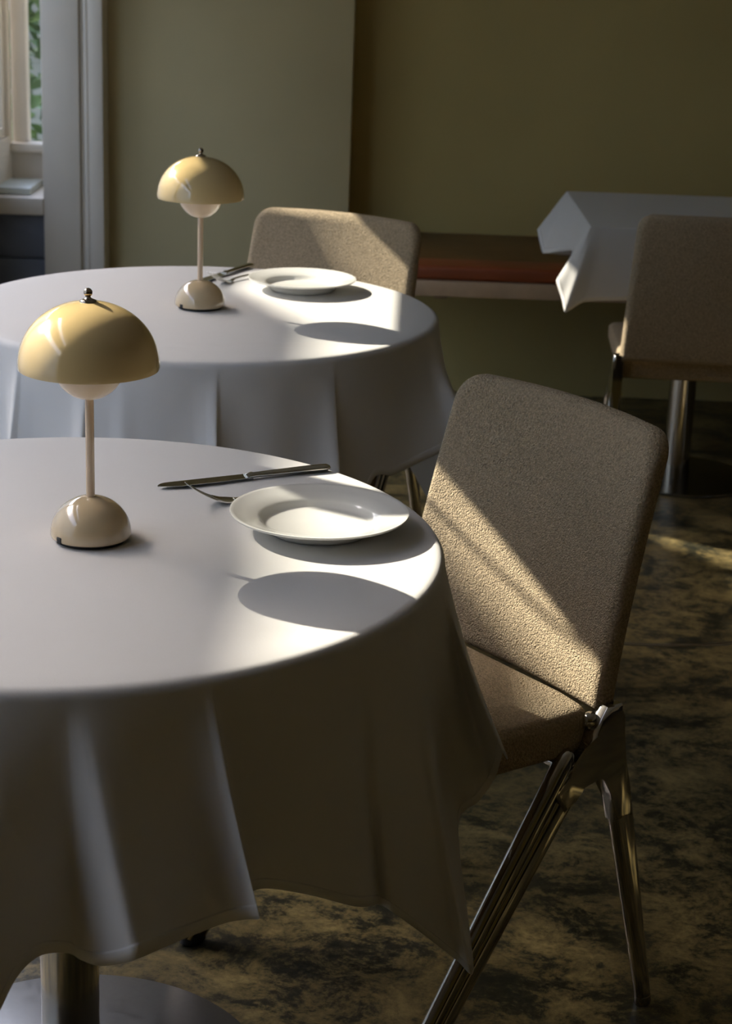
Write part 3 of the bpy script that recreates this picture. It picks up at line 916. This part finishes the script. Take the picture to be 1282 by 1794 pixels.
# ------------------------------------------------------------------ chairs (local +y faces forward)
def make_chair():
    t = empty('dining_chair', (0, 0, 0))
    HW = .215
    # backrest
    hz = .183
    bm = rounded_box(48, 10, 42, HW, .019, hz, .0170, .036, 'xz', True)
    for v in bm.verts:
        x, y, z = v.co
        s = (z + hz) / (2 * hz)
        x *= 1 - .055 * s
        lean = -.082 * s ** 1.25
        bow = .030 * (1 - (x / HW) ** 2) * (-1) * (.35 + .65 * s)
        v.co = Vector((x, y - .019 + lean + bow, .4555 + (z + hz) + .004 * (1 - (x / HW) ** 2) * s))
    # square the lower corners again so the back meets the seat in a clean line
    bk = bm_obj('backrest', bm, M['fabric'], t, 180)
    # seat
    hy = .212
    bm = rounded_box(40, 36, 12, HW - .001, hy, .036, .017, .024, 'xy')
    for v in bm.verts:
        x, y, z = v.co
        s = (y + hy) / (2 * hy)
        top = (z + .036) / .072
        dish = -.008 * (1 - (x / HW) ** 2) * math.sin(PI * min(1, max(0, s))) * top
        edge = -.006 * max(0, abs(x) / HW - .72) / .28 * top
        front = -.018 * max(0, (s - .8) / .2) ** 2 * top
        rise = .012 * s * (1 - top)
        v.co = Vector((x * (1 - .03 * s), .004 + y + hy, .4385 + z + dish + edge + front + rise))
    st = bm_obj('seat', bm, M['fabric'], t, 180)
    # cast aluminium side frames
    for sx in (-1, 1):
        def P(f, z, extra=0.0):
            return Vector((sx * (HW - .004 + extra + .034 * (1 - z / .455)), f, z))
        bm = bmesh.new()
        outline = [(.002, .455), (.016, .440), (.027, .418), (.042, .402), (.060, .392), (.080, .370)]
        outline += [(.060, .335), (.042, .350), (.026, .366), (.012, .3765), (-.002, .379), (-.013, .373), (-.021, .358), (-.026, .335), (-.031, .300)]
        outline += [(-.068, .300), (-.058, .345), (-.046, .392), (-.040, .430), (-.038, .455), (-.036, .470), (-.010, .470)]
        th = .012
        def Q(f, z, extra):
            return Vector((sx * (HW + .0035 + extra + max(0.0, .36 - z) * .075), f, z))
        va = [bm.verts.new(Q(f, z, th)) for f, z in outline]
        vb = [bm.verts.new(Q(f, z, -th)) for f, z in outline]
        n = len(outline)
        bm.faces.new(va); bm.faces.new(vb[::-1])
        for i in range(n):
            bm.faces.new([va[i], vb[i], vb[(i + 1) % n], va[(i + 1) % n]])
        es = [e for e in bm.edges if (e.verts[0] in va and e.verts[1] in va) or (e.verts[0] in vb and e.verts[1] in vb)]
        bmesh.ops.bevel(bm, geom=es, offset=.0075, segments=4, affect='EDGES', profile=0.5)
        fr_ = bm_obj('side_frame', bm, M['chrome'], t, 50)
        # front leg: round front tube with a flat blade behind it
        bm = bmesh.new()
        A, B = P(.052, .408), P(.345, .012)
        d = (B - A)
        pts = [A - d * .028, A - d * .02, A - d * .005, A + d * .03] + [A + d * q for q in (.25, .5, .75, 1.0)]
        rad = [.004, .0095, .0125, .0132, .0128, .0122, .0114, .0105]
        add_loft(bm, pts, [(r_, r_) for r_ in rad], 20)
        A2, B2 = P(.040, .368), P(.322, .012)
        pts = [A2.lerp(B2, q) for q in (0, .25, .5, .75, 1)]
        add_loft(bm, pts, [(.0165, .0095), (.0155, .009), (.0145, .0085), (.0125, .008), (.0105, .0075)], 20, power=2.4)
        leg = bm_obj('leg', bm, M['chrome'], t, 60)
        bm = bmesh.new()
        add_loft(bm, [Vector((B.x, .334, 0.0)), Vector((B.x, .334, .004)), Vector((B.x, .334, .014))], [(.016, .012), (.021, .0125), (.019, .0105)], 20)
        bm_obj('foot', bm, M['rubber'], leg)
        # rear leg
        bm = bmesh.new()
        A, B = P(-.049, .322), P(-.106, .012)
        pts = [A.lerp(B, q) for q in (0, .15, .35, .6, .85, 1)]
        add_loft(bm, pts, [(.0200, .0116), (.0190, .0114), (.0172, .011), (.0150, .0105), (.0128, .010), (.0118, .0098)], 24, power=2.3)
        leg = bm_obj('leg', bm, M['chrome'], t, 60)
        bm = bmesh.new()
        add_loft(bm, [Vector((B.x, -.106, 0.0)), Vector((B.x, -.106, .004)), Vector((B.x, -.106, .014))], [(.0115, .0105), (.0135, .0115), (.0125, .0105)], 20)
        bm_obj('foot', bm, M['chrome'], leg)
        # polished round cap where seat and back meet
        bm = bmesh.new()
        bmesh.ops.create_uvsphere(bm, u_segments=24, v_segments=14, radius=.0125)
        for v in bm.verts: v.co = Vector((v.co.x * .9, v.co.y, v.co.z)) + P(.010, .452, .002)
        bm_obj('joint_cap', bm, M['chrome'], t, 180)
    # rails under the seat
    for yy, zz in ((.06, .402), (.30, .415)):
        bm = bmesh.new()
        add_loft(bm, [Vector((-HW + .006, yy, zz)), Vector((HW - .006, yy, zz))], [(.009, .009)] * 2, 14, Vector((0, 0, 1)))
        bm_obj('crossbar', bm, M['chrome'], t)
    return t
ch1 = make_chair()
def place_chair(o, J, wv, label, near=True):
    """J: near end of the joint line on the floor, wv: unit width direction towards that end"""
    w = Vector((wv[0], wv[1], 0)).normalized()
    f = Vector((w.y, -w.x, 0))
    o.location = Vector((J[0], J[1], 0)) - w * .215
    o.rotation_euler = (0, 0, math.atan2(-f.x, f.y))
    tag(o, label, 'chair', 'upholstered dining chairs')
place_chair(ch1, (.3124, 2.2068), (.610, -.792), 'beige textured dining chair in the right foreground, sunlight slanting across its back')
ch2 = copy_tree(ch1)
w2 = Vector((.905, -.425)).normalized()
place_chair(ch2, (-.128 + w2.x * .215, 3.957 + w2.y * .215), w2, 'beige dining chair on the far side of the second table, before the wall')
ch3 = copy_tree(ch1)
w3 = Vector((-1, .04)).normalized()
place_chair(ch3, (.815 + w3.x * .215, 4.34 + w3.y * .215), w3, 'beige dining chair seen from behind at the right edge')
